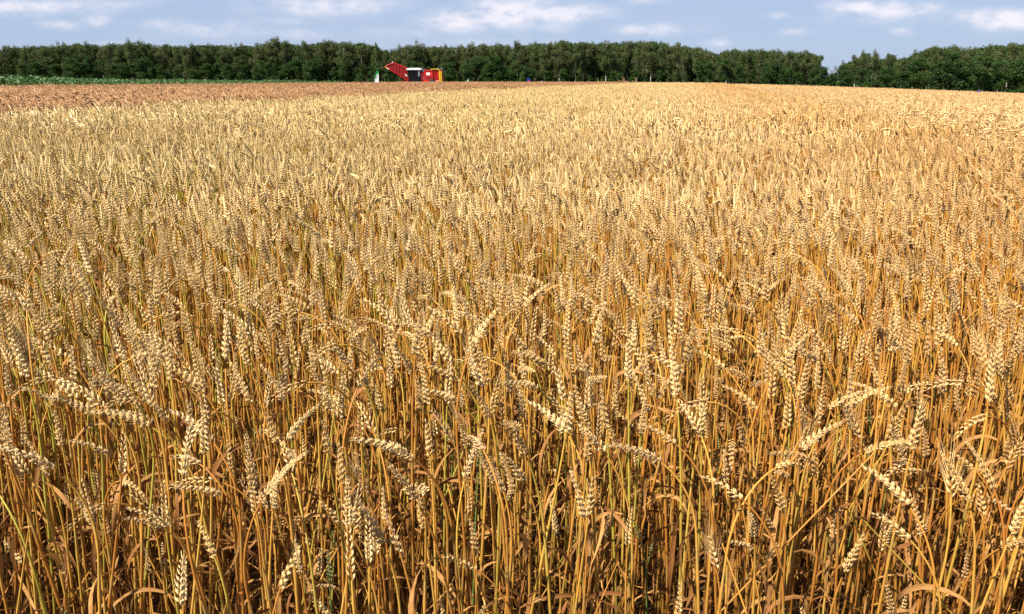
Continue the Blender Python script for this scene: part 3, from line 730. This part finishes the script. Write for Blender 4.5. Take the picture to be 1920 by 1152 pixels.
def make_oak(seed, bushy=False):
    r = np.random.default_rng(seed); h = 11.0
    tr = MB(); tz = np.linspace(0, h * .7, 6)
    P = np.stack([np.sin(tz * .5 + seed) * .2, np.cos(tz * .4) * .15, tz], 1); tube(tr, P, np.interp(tz / h, [0, .7], [.24, .08]), 6)
    lobes = []
    for k in range(26):
        f = r.uniform(0.04, 1); z = h * (0.06 + 0.86 * f); w_ = 3.1 * math.sin(math.pi * (0.20 + 0.68 * f)) ** .7
        a = r.uniform(0, 6.28); off = r.uniform(.2, .85) * w_
        e = np.array([math.cos(a) * off, math.sin(a) * off, z])
        lobes.append([*e, r.uniform(.9, 1.6), r.uniform(.9, 1.6), r.uniform(.7, 1.3)])
        if k % 3 == 0: tube(tr, [[P[2][0], P[2][1], z * .6], e], [.09, .03], 3)
    return tr.mesh('trunk', [M_BARK_D]), crown_mesh(r, lobes, 5200, .20, M_OAK), h
birches = [make_birch(1000 + i) for i in range(9)]
oaks = [make_oak(1100 + i) for i in range(7)]
bare = make_birch(1200, thin=True)

PROFILE = np.array([(-200, 82), (0, 83), (60, 83), (100, 81), (150, 76), (200, 79), (250, 76), (340, 80), (400, 78), (480, 80), (525, 72), (560, 78), (600, 74), (640, 73), (690, 76), (730, 86), (800, 80), (860, 83), (930, 76), (965, 80),
                    (1060, 71), (1100, 76), (1140, 75), (1190, 70), (1235, 73), (1280, 79), (1310, 84), (1338, 99), (1360, 88), (1420, 88), (1440, 91), (1500, 90), (1535, 96), (1548, 118),
                    (1560, 128), (1578, 116), (1622, 91), (1645, 103), (1668, 97), (1695, 106), (1715, 92), (1750, 82), (1800, 82), (1850, 81), (1900, 76), (1920, 74), (2120, 74)], float)
def top_px(x): return np.interp(x, PROFILE[:, 0], PROFILE[:, 1])
def stand(x, D, top):
    """base point and height of a tree seen at photo column x, at distance D, with its top at row top"""
    d = px_ray(x, 150.0); px_, py_ = d[0] * D, D
    bz = float(terrain(np.array(px_), np.array(py_)))
    return (px_, py_, bz), CAM_H - bz + D * float(px_ray(x, top)[2])
tree_group = 'trees along the edge of the wood'
LAND = [(0, 'the left border of the photo'), (703, 'the green and white feather flag'), (830, 'the yellow ladder'), (990, 'the small blue panel'), (1170, 'the tall straggler ears'), (1338, 'the dip in the treetops'), (1562, 'the gap in the wood'), (1836, 'the blue pennant'), (1920, 'the right border of the photo')]
placed = []
tproto = {}
def put_tree(kind, mi, x, D, top, rz, label_base, jitter=True, name=None):
    tm, cm, h = {'birch': birches, 'oak': oaks}[kind][mi] if kind != 'bare' else bare
    base, hh = stand(x, D, top)
    nm = name or {'birch': 'birch_tree', 'oak': 'oak_tree', 'bare': 'birch_tree'}[kind]
    key = (kind, mi)
    if key not in tproto:
        r_ = bpy.data.objects.new(nm, None); a = bpy.data.objects.new('trunk', tm); b = bpy.data.objects.new('crown', cm); a.parent = r_; b.parent = r_
        tproto[key] = (r_, a, b)
    else:
        r0, a0, b0 = tproto[key]; r_ = r0.copy(); a = a0.copy(); b = b0.copy(); a.parent = r_; b.parent = r_
    for o in (r_, a, b): COL.objects.link(o)
    k = hh / h; wk = k * (rng.uniform(.85, 1.5) if kind != 'oak' else rng.uniform(.95, 1.35))
    r_.location = base; r_.rotation_euler = (0, 0, rz); r_.scale = (wk, wk, k)
    placed.append((r_, label_base, x))
x = -60.0
i = 0
while x < 1985:
    right = x > 1572
    gap = 1536 < x < 1576
    D = 300.0 + rng.uniform(-6, 6) if not right else 205 + rng.uniform(-4, 4)
    if gap:
        x += 12; continue
    put_tree('birch', int(rng.integers(9)) if not 1010 < x < 1290 else 3 * int(rng.integers(3)), x, D, top_px(x) + rng.normal(2.5, 3.6), rng.uniform(0, 6.28), 'tall olive birch')
    x += rng.uniform(9, 22) if not right else rng.uniform(14, 30); i += 1
for k, (xx, tp) in enumerate([(1548, 122), (1556, 128), (1566, 120)]):
    put_tree('bare', 0, xx, 300, tp, k * 2.1, 'sparse thin birch')
x = -40.0; i = 0
while x < 1970:
    right = x > 1572; D = (288 + rng.uniform(-4, 4)) if not right else 196 + rng.uniform(-3, 3)
    tp = top_px(x); bs = 158 if not right else 166
    f = rng.uniform(.36, .70) if not (1000 < x < 1290) else rng.uniform(.18, .34)
    if right: f = rng.uniform(.5, .85)
    put_tree('oak', i % 7, x, D, bs - f * (bs - tp), rng.uniform(0, 6.28), 'low dark green oak')
    x += rng.uniform(13, 32) if not right else rng.uniform(26, 44); i += 1
for xx, tp in ((1541, 132), (1550, 141), (1559, 139), (1568, 136)): put_tree('oak', int(rng.integers(7)), xx, 292, tp, rng.uniform(0, 6.28), 'low dark green oak')
# labels: count along the wood edge from the closest landmark
for base in sorted({p[1] for p in placed}):
    rows = sorted([p for p in placed if p[1] == base], key=lambda p: p[2])
    seen = {}
    def land_of(x): return min(range(len(LAND)), key=lambda q: abs(LAND[q][0] - x))
    for q in range(len(LAND)):
        for sgn, word in ((-1, 'left of'), (1, 'right of')):
            run = [p for p in rows if land_of(p[2]) == q and ((p[2] - LAND[q][0]) * sgn > 0 or (sgn > 0 and p[2] == LAND[q][0]))]
            run.sort(key=lambda p: abs(p[2] - LAND[q][0]))
            for k, p in enumerate(run):
                extra = ', pale trunk' if base == 'tall olive birch' else ''
                tag(p[0], f'{ordinal(k)} {base} {word} {LAND[q][1]}{extra}', 'tree', tree_group)
# the depth of the wood behind its edge
wp, ws, wi, wr = [], [], [], []
for row in range(7):
    x = -140.0
    while x < 2080:
        right = x > 1572
        if not (1530 < x < 1580):
            D = (308 + row * 7 if not right else 214 + row * 6) + rng.uniform(-2, 2)
            low = row < 3
            tp = top_px(x) + (3 + rng.uniform(0, 8) if row > 1 else rng.uniform(18, 45))
            base, hh = stand(x, D, tp)
            o_ = (rng.uniform() < .55)
            wp.append(base); wi.append(9 + rng.integers(7) if o_ else rng.integers(9)); ws.append(hh / (11.0 if o_ else 18.0)); wr.append((0, 0, rng.uniform(0, 6.28)))
        x += rng.uniform(10, 20) if not right else rng.uniform(14, 26)
def whole(tm, cm, bark, fol):
    import bmesh
    bm = bmesh.new(); bm.from_mesh(tm); nf = len(bm.faces); bm.from_mesh(cm)
    bm.faces.ensure_lookup_table()
    for f in bm.faces[nf:]: f.material_index = 1
    me = bpy.data.meshes.new('wood_tree'); bm.to_mesh(me); bm.free(); me.materials.append(bark); me.materials.append(fol)
    return me
scatter('woods', [whole(t_, c_, M_BARK_P, M_BIRCH) for t_, c_, _ in birches] + [whole(t_, c_, M_BARK_D, M_OAK) for t_, c_, _ in oaks], wp, wr, ws, wi,
        'dark depth of the mixed wood behind its front trees', 'wood')

# ------------------------------------------------------------------ machines, flags and small signs
def plain(name, col, rough=0.5, spec=0.4, var=0.12):
    return material(name, lambda t: t.mix(t.ramp(t.noise(position(t), 2.5, 4.0), 0.35, 0.7), col, tuple(c * (1 - var) for c in col)), rough, spec)
M_RED = plain('red_paint', (0.66, 0.016, 0.012), 0.38, 0.5); M_DRED = plain('dark_red_paint', (0.26, 0.008, 0.008), 0.45, 0.4)
M_MRED = plain('boom_red_paint', (0.40, 0.012, 0.010), 0.45, 0.4)
M_WHITE = plain('white_paint', (0.80, 0.80, 0.80), 0.4); M_YEL = plain('yellow_paint', (0.80, 0.52, 0.02), 0.4)
M_BLACK = plain('black_rubber', (0.02, 0.02, 0.022), 0.7, .2); M_GLASS = plain('dark_glass', (0.008, 0.009, 0.010), 0.25, 0.12); M_GREY = plain('grey_metal', (0.20, 0.21, 0.24), 0.45)
M_GREEN = plain('green_cloth', (0.03, 0.34, 0.08), 0.7, .1); M_BLUE = plain('blue_cloth', (0.03, 0.14, 0.75), 0.6, .2); M_DBLUE = plain('deep_blue_paint', (0.01, 0.04, 0.25), 0.5)
M_LILAC = plain('lilac_cloth', (0.50, 0.36, 0.70), 0.7, .1); M_LIME = plain('lime_card', (0.55, 0.62, 0.04), 0.6, .2)
M_AMBER = plain('amber_lens', (0.85, 0.30, 0.01), 0.3)

def box(mb, c, sz, M=None, mat=0, bev=0.03):
    """a box with chamfered edges"""
    hx_, hy_, hz_ = [q / 2 for q in sz]; b = min(bev, hx_ * .6, hy_ * .6, hz_ * .6)
    V = []
    for sx in (-1, 1):
        for sy in (-1, 1):
            for sz_ in (-1, 1):
                V += [[sx * (hx_ - b), sy * (hy_ - b), sz_ * hz_], [sx * (hx_ - b), sy * hy_, sz_ * (hz_ - b)], [sx * hx_, sy * (hy_ - b), sz_ * (hz_ - b)]]
    import bmesh
    bm = bmesh.new()
    for v in V: bm.verts.new(v)
    bmesh.ops.convex_hull(bm, input=bm.verts)
    bm.verts.index_update(); vv = np.array([v.co[:] for v in bm.verts]); f3 = [[v.index for v in f.verts] for f in bm.faces if len(f.verts) == 3]; f4 = [[v.index for v in f.verts] for f in bm.faces if len(f.verts) == 4]
    bm.free()
    if M is not None: vv = vv @ np.asarray(M).T
    mb.add(vv + np.asarray(c), f4, f3, mat)
def prism(mb, poly, y0, y1, mat=0):
    """an outline in the x-z plane given thickness in y"""
    n = len(poly); p = np.asarray(poly, float)
    V = np.concatenate([np.c_[p[:, 0], np.full(n, y0), p[:, 1]], np.c_[p[:, 0], np.full(n, y1), p[:, 1]]])
    c0, c1 = V[:n].mean(0), V[n:].mean(0); V = np.concatenate([V, [c0, c1]])
    i = np.arange(n); j = (i + 1) % n
    mb.add(V, np.stack([i, j, n + j, n + i], -1), np.concatenate([np.stack([j, i, np.full(n, 2 * n)], -1), np.stack([n + i, n + j, np.full(n, 2 * n + 1)], -1)]), mat)
def part(name, mb, m, parent, label=None, smooth=False):
    o = bpy.data.objects.new(name, mb.mesh(name, [m], smooth)); o.parent = parent; COL.objects.link(o)
    if label: o['label'] = label
    return o
def empty(name, loc, rz=0.0):
    o = bpy.data.objects.new(name, None); o.location = loc; o.rotation_euler = (0, 0, rz); COL.objects.link(o); return o
def beam(mb, a, b, th): tube(mb, [a, (np.array(a) + np.array(b)) / 2, b], th, 4)

hv_ = empty('harvester', (px_ray(775, 150)[0] * 165, 165, 0), 0.0)
tag(hv_, 'red harvester with raised conveyor boom, white cab roof and yellow ladder', 'harvester')
Sx = 165 / F_PX
def q_(x, y): return ((x - 775) * Sx, CAM_H + (150 - y) * Sx)
# body blocks
m = MB(); prism(m, [q_(797, 132.5), q_(811, 133), q_(811.5, 150), q_(797.5, 150)], -1.35, 1.2); eh = part('engine_housing', m, M_RED, hv_)
m = MB()
for zz in (2.0, 2.25, 2.5): box(m, (q_(804.5, 0)[0], -1.36, zz - .55), (1.2, .05, .10))
box(m, (q_(804.5, 0)[0], -1.36, q_(0, 135)[1]), (1.3, .05, .12)); part('grille', m, M_BLACK, eh)
m = MB(); prism(m, [q_(811.6, 134), q_(826, 132.5), q_(828.5, 136), q_(828, 150), q_(811.6, 150)], -1.1, 1.2); bk = part('crop_bunker', m, M_DRED, hv_, 'darker red ribbed bunker')
m = MB()
for xx in np.linspace(813, 822, 5): box(m, (q_(xx, 0)[0], -1.13, q_(0, 142)[1]), (.12, .1, 1.5))
part('rib', m, M_RED, bk)
m = MB(); prism(m, [q_(795, 150.2), q_(824, 150.2), q_(826, 158.5), q_(793, 158.5)], -1.45, 1.3); part('skirt', m, M_RED, hv_)
m = MB(); prism(m, [q_(826.5, 144), q_(830, 145), q_(830.5, 151), q_(827, 152)], -.9, .9); part('tail_guard', m, M_RED, hv_)
m = MB(); box(m, (0.8, 0, .62), (9.6, 1.5, .35)); part('chassis', m, M_DRED, hv_)
for cx, rr_ in ((-2.6, .62), (3.9, .78)):
    for sy in (-1.25, 1.25):
        wm = MB(); prof = [(.55, .0), (.96, .06), (1.0, .2), (1.0, .4), (.96, .54), (.55, .6)]
        a = np.arange(20) * 2 * math.pi / 20; V = np.concatenate([np.stack([np.cos(a) * rr_ * k, np.full(20, y_ - .3), np.sin(a) * rr_ * k], 1) for k, y_ in prof])
        i = np.arange(5)[:, None] * 20; j = np.arange(20)[None, :]
        wm.add(V + [cx, sy, rr_], np.stack([i + j, i + (j + 1) % 20, i + 20 + (j + 1) % 20, i + 20 + j], -1).reshape(-1, 4))
        wl = part('wheel', wm, M_BLACK, hv_)
        rm = MB(); V = np.concatenate([np.stack([np.cos(a) * rr_ * k, np.full(20, y_ - .3), np.sin(a) * rr_ * k], 1) for k, y_ in [(.05, .1), (.54, .05), (.54, .55), (.05, .5)]])
        i = np.arange(3)[:, None] * 20
        rm.add(V + [cx, sy, rr_], np.stack([i + j, i + (j + 1) % 20, i + 20 + (j + 1) % 20, i + 20 + j], -1).reshape(-1, 4)); part('rim', rm, M_WHITE, wl)
# cab
m = MB(); prism(m, [q_(766, 133.2), q_(789, 133.2), q_(789.5, 153), q_(768.5, 153)], -1.0, 0.9); cb = part('cab', m, M_GLASS, hv_, 'dark glazed driver cab')
m = MB()
for (x0, x1) in ((766, 768.5), (776.5, 776.8), (784.5, 785)): beam(m, (q_(x0, 0)[0], -1.03, q_(0, 133)[1]), (q_(x1, 0)[0], -1.03, q_(0, 153)[1]), .05)
part('pillar', m, M_BLACK, cb)
m = MB(); box(m, (q_(786.6, 0)[0], -1.04, q_(0, 139)[1]), (.35, .06, 1.15)); part('door_window', m, M_GREY, cb, 'bluish grey reflecting side window')
m = MB(); prism(m, [q_(764, 132.8), q_(765, 130.4), q_(772, 129.6), q_(784, 129.2), q_(790.5, 130), q_(791.3, 131.5), q_(790.5, 133.1), q_(766, 133.1)], -1.2, 1.1); part('cab_roof', m, M_WHITE, hv_)
m = MB(); box(m, (q_(781.5, 0)[0], -1.1, q_(0, 154.2)[1]), (1.5, 1.0, .16)); box(m, (q_(787, 0)[0], -1.2, q_(0, 155.5)[1]), (.6, .5, .3)); part('platform', m, M_WHITE, hv_)
m = MB(); tube(m, [(q_(793.5, 0)[0], -.4, q_(0, 142)[1]), (q_(793.5, 0)[0], -.4, q_(0, 137)[1]), (q_(793.5, 0)[0], -.4, q_(0, 131.5)[1])], .24, 10); tube(m, [(q_(796.3, 0)[0], -.2, q_(0, 140)[1]), (q_(796.3, 0)[0], -.2, q_(0, 131)[1])], .15, 8); part('exhaust', m, M_GREY, hv_)
m = MB(); prism(m, [q_(790, 136), q_(797, 137), q_(797, 150), q_(790, 152)], -.9, .9); part('feeder_housing', m, M_DRED, hv_)
# conveyor boom, raised toward the west
A_, B_, C_, D_ = q_(727, 126.5), q_(741, 121), q_(768, 131.2), q_(767, 151.5)
bo = empty('boom', (0, 0, 0)); bo.parent = hv_
for sy in (-.75, .75):
    m = MB()
    top = [q_(728, 126), q_(741, 121), q_(768, 131.5)]; bot = [q_(729, 131), q_(736, 134), q_(767, 151.5)]
    for chain in (top, bot):
        for a_, b_ in zip(chain[:-1], chain[1:]): beam(m, (a_[0], sy, a_[1]), (b_[0], sy, b_[1]), .10)
    for f in np.linspace(0, 1, 8):
        ta = np.array([np.interp(f, [0, .33, 1], [p[k] for p in top]) for k in (0, 1)]); tb = np.array([np.interp(min(1, f + .02), [0, .2, 1], [p[k] for p in bot]) for k in (0, 1)])
        beam(m, (ta[0], sy, ta[1]), (tb[0], sy, tb[1]), .07)
    part('side_frame', m, M_MRED, bo)
m = MB(); prism(m, [q_(729, 127.2), q_(741, 122.5), q_(767.5, 132.5), q_(767, 149.5), q_(737, 132.8), q_(730, 130.4)], -.7, .7); part('hopper_wall', m, M_DRED, bo, 'dark red sheet sides of the conveyor')
m = MB(); prism(m, [q_(730, 130.2), q_(737, 133), q_(767, 150.5), q_(767, 147.5), q_(738, 130.8)], -.66, .66); part('belt', m, M_BLACK, bo)
m = MB(); prism(m, [q_(725.8, 127), q_(728, 127), q_(729.5, 129.6), q_(726.5, 129.2)], -.8, .8); part('tip_lamp', m, M_AMBER, bo)
m = MB(); prism(m, [q_(728, 129.8), q_(732, 129.8), q_(733, 132.4), q_(730, 131.8)], -.82, .82); part('tip_panel', m, M_WHITE, bo)
m = MB(); prism(m, [q_(760.5, 140.5), q_(762, 140), q_(765.5, 143.5), q_(764.5, 145)], -.84, -.80); part('boom_sign', m, M_WHITE, bo)
m = MB(); tube(m, [(q_(738.8, 0)[0], 0, q_(0, 122)[1]), (q_(738.8, 0)[0], 0, q_(0, 118.5)[1])], .13, 8); part('beacon', m, M_WHITE, bo)
# digging header low at the front
m = MB(); prism(m, [q_(741, 154), q_(752, 152.5), q_(768, 153), q_(770, 159), q_(741, 159)], -1.5, 1.5); hd = part('digging_header', m, M_RED, hv_)
m = MB()
for xx in (743, 748, 753, 758): box(m, (q_(xx, 0)[0], -1.53, q_(0, 156)[1]), (.14, .1, .6))
part('tine', m, M_BLACK, hd)
# signs and ladder
m = MB(); box(m, (q_(803.3, 0)[0], -1.37, q_(0, 140)[1]), (.74, .05, .5)); part('sign_panel', m, M_WHITE, hv_)
m = MB(); prism(m, [q_(817.5, 151.6), q_(820.5, 151.0), q_(822.5, 153.4), q_(822.5, 156), q_(817.5, 156)], -1.5, -1.452); sg = part('sign_panel', m, M_WHITE, hv_, 'white panel with red marks')
m = MB(); box(m, (q_(820, 0)[0], -1.52, q_(0, 152.6)[1]), (.5, .03, .09)); box(m, (q_(820, 0)[0], -1.52, q_(0, 154.4)[1]), (.3, .03, .06)); part('marking', m, M_RED, sg)
m = MB()
for xx in (823.2, 827): beam(m, (q_(xx, 0)[0], -1.5, q_(0, 136)[1]), (q_(xx + .8, 0)[0], -1.6, q_(0, 160)[1]), .09)
for yy in np.linspace(137, 159, 9): box(m, (q_(825.4, 0)[0], -1.52, q_(0, yy)[1]), (.5, .12, .16))
part('ladder', m, M_YEL, hv_)
m = MB(); P = [q_(808, 133), q_(809, 131.8), q_(818, 131.6), q_(823, 133), q_(825, 136.5)]; tube(m, [(p[0], -1.3, p[1]) for p in P], .07, 6); part('handrail', m, M_YEL, hv_)
m = MB(); beam(m, (q_(795, 0)[0], -1.4, q_(0, 145)[1]), (q_(796, 0)[0], -1.4, q_(0, 150)[1]), .06); beam(m, (q_(810, 0)[0], -1.47, q_(0, 149)[1]), (q_(808, 0)[0], -1.47, q_(0, 157)[1]), .09); part('hydraulic_rod', m, M_GREY, hv_)
m = MB(); box(m, (q_(820, 0)[0], .2, q_(0, 131)[1]), (.35, .35, .3)); box(m, (q_(826, 0)[0], .3, q_(0, 131)[1]), (.3, .3, .35)); part('work_lamp', m, M_GREY, hv_)

def feather(name, x, ytop, ybot, D, wpx, lower, upper, split, label, cat, lean=0.0, mark=False):
    s_ = D / F_PX; b = px_ray(x, 150)
    gz = float(terrain(np.array(b[0] * D), np.array(D))); ex = (x) 
    o = empty(name, (b[0] * D, D, gz)); tag(o, label, cat)
    zt = CAM_H - gz + (150 - ytop) * s_; zb = CAM_H - gz + (150 - ybot) * s_; W = wpx * s_; hgt = zt - zb
    pm = MB(); tube(pm, [(-.0, 0, 0), (lean * .3, 0, zb), (lean * .7 + W * .1, 0, zb + hgt * .6), (lean + W * .75, 0, zt)], [.03, .028, .02, .012], 6); part('pole', pm, M_GREY, o)
    # sail: bowed leading edge, straight trailing edge, slight billow
    n = 15; t = np.linspace(0, 1, n)
    lead = np.stack([W * .10 + lean * t + W * .62 * t ** 2.6, 0.02 * np.sin(t * 7), zb + hgt * t], 1)
    wid = W * (0.95 - .18 * t) * np.sqrt(np.clip(1 - ((t - .35).clip(0) / .66) ** 3, 0, 1)) - W * .35 * t ** 2.6
    rows = np.array([lead + np.stack([wid * k, 0.10 * math.sin(k * 3.1) * np.ones(n), np.zeros(n)], 1) for k in (0, .33, .66, 1)])
    def sail(nm, f0, f1, mm):
        kk = np.linspace(0, 1, 4); sb = MB(); tt = np.linspace(0, 1, 12)
        V = []
        for q, k in enumerate(kk):
            u = f0(k) + (f1(k) - f0(k)) * tt
            V.append(np.stack([np.interp(u, t, rows[q][:, c]) for c in range(3)], 1))
        V = np.array(V).reshape(-1, 3); i = np.arange(3)[:, None] * 12; j = np.arange(11)[None, :]
        F = np.stack([i + j, i + j + 1, i + 12 + j + 1, i + 12 + j], -1).reshape(-1, 4)
        sb.add(np.concatenate([V, V + [0, .012, 0]]), np.concatenate([F, F + len(V)])); return part(nm, sb, mm, o, None, True)
    if upper is None: sail('sail', lambda k: 0, lambda k: 1, lower)
    else:
        sail('sail', lambda k: 0, lambda k: split(k), lower); up = sail('sail', lambda k: split(k), lambda k: 1, upper)
        if mark:
            mm = MB(); c = rows[1][6]; 
            tube(mm, [c + [W * .02, -.06, -.05], c + [W * .22, -.07, .25], c + [W * .12, -.07, .40], c + [W * .34, -.06, .55]], .035, 4); part('emblem', mm, M_WHITE, up)
    return o
feather('feather_flag', 700.5, 131, 157, 150, 8.5, M_WHITE, M_GREEN, lambda k: .28 + .40 * k, 'feather flag, green above white, beside the red harvester', 'flag', .15, True)
feather('feather_flag', 873, 147.8, 158, 150, 4.5, M_WHITE, None, None, 'small plain white feather flag right of the harvester', 'flag', .1)
feather('pennant', 1834.5, 167, 173.5, 78, 4.2, M_BLUE, None, None, 'small slanting bright blue pennant at the far edge of the bearded crop', 'flag', .12)

def stake_sign(name, x, ytop, ybot, D, wpx, cols, label, cat, rounded=False):
    s_ = D / F_PX; b = px_ray(x, 150); gz = float(terrain(np.array(b[0] * D), np.array(D)))
    o = empty(name, (b[0] * D, D, gz)); tag(o, label, cat)
    zt = CAM_H - gz + (150 - ytop) * s_; zb = CAM_H - gz + (150 - ybot) * s_; W = wpx * s_
    m = MB(); box(m, (0, .04, zt / 2), (.04, .04, zt - .02), bev=.006); part('stake', m, M_GREY, o)
    m = MB()
    if rounded: prism(m, [(W / 2 * math.cos(a), (zt + zb) / 2 + (zt - zb) / 2 * math.sin(a)) for a in np.linspace(0, 2 * math.pi, 14, endpoint=False)], -.02, .015)
    else: box(m, (0, 0, (zt + zb) / 2), (W, .03, zt - zb), bev=.01)
    c = part('panel', m, cols[0], o)
    if len(cols) > 1:
        m = MB(); box(m, (-W * .28 if cols[1] is M_WHITE else W * .15, -.02, zt - (zt - zb) * .25 if cols[1] is M_WHITE else zb + (zt - zb) * .2), (W * .4, .012, (zt - zb) * .4), bev=.004); part('sticker', m, cols[1], c)
stake_sign('plot_sign', 991, 147.5, 154, 150, 6, [M_DBLUE, M_RED], 'small deep blue panel showing above the brown crop', 'sign')
stake_sign('plot_sign', 1016, 152, 156, 150, 5, [M_LILAC], 'small round lilac panel just above the brown crop', 'sign', True)
stake_sign('plot_marker', 26, 164.5, 171.5, 36, 7, [M_LIME, M_WHITE], 'lime yellow plot marker with white corner in the brown crop', 'sign')
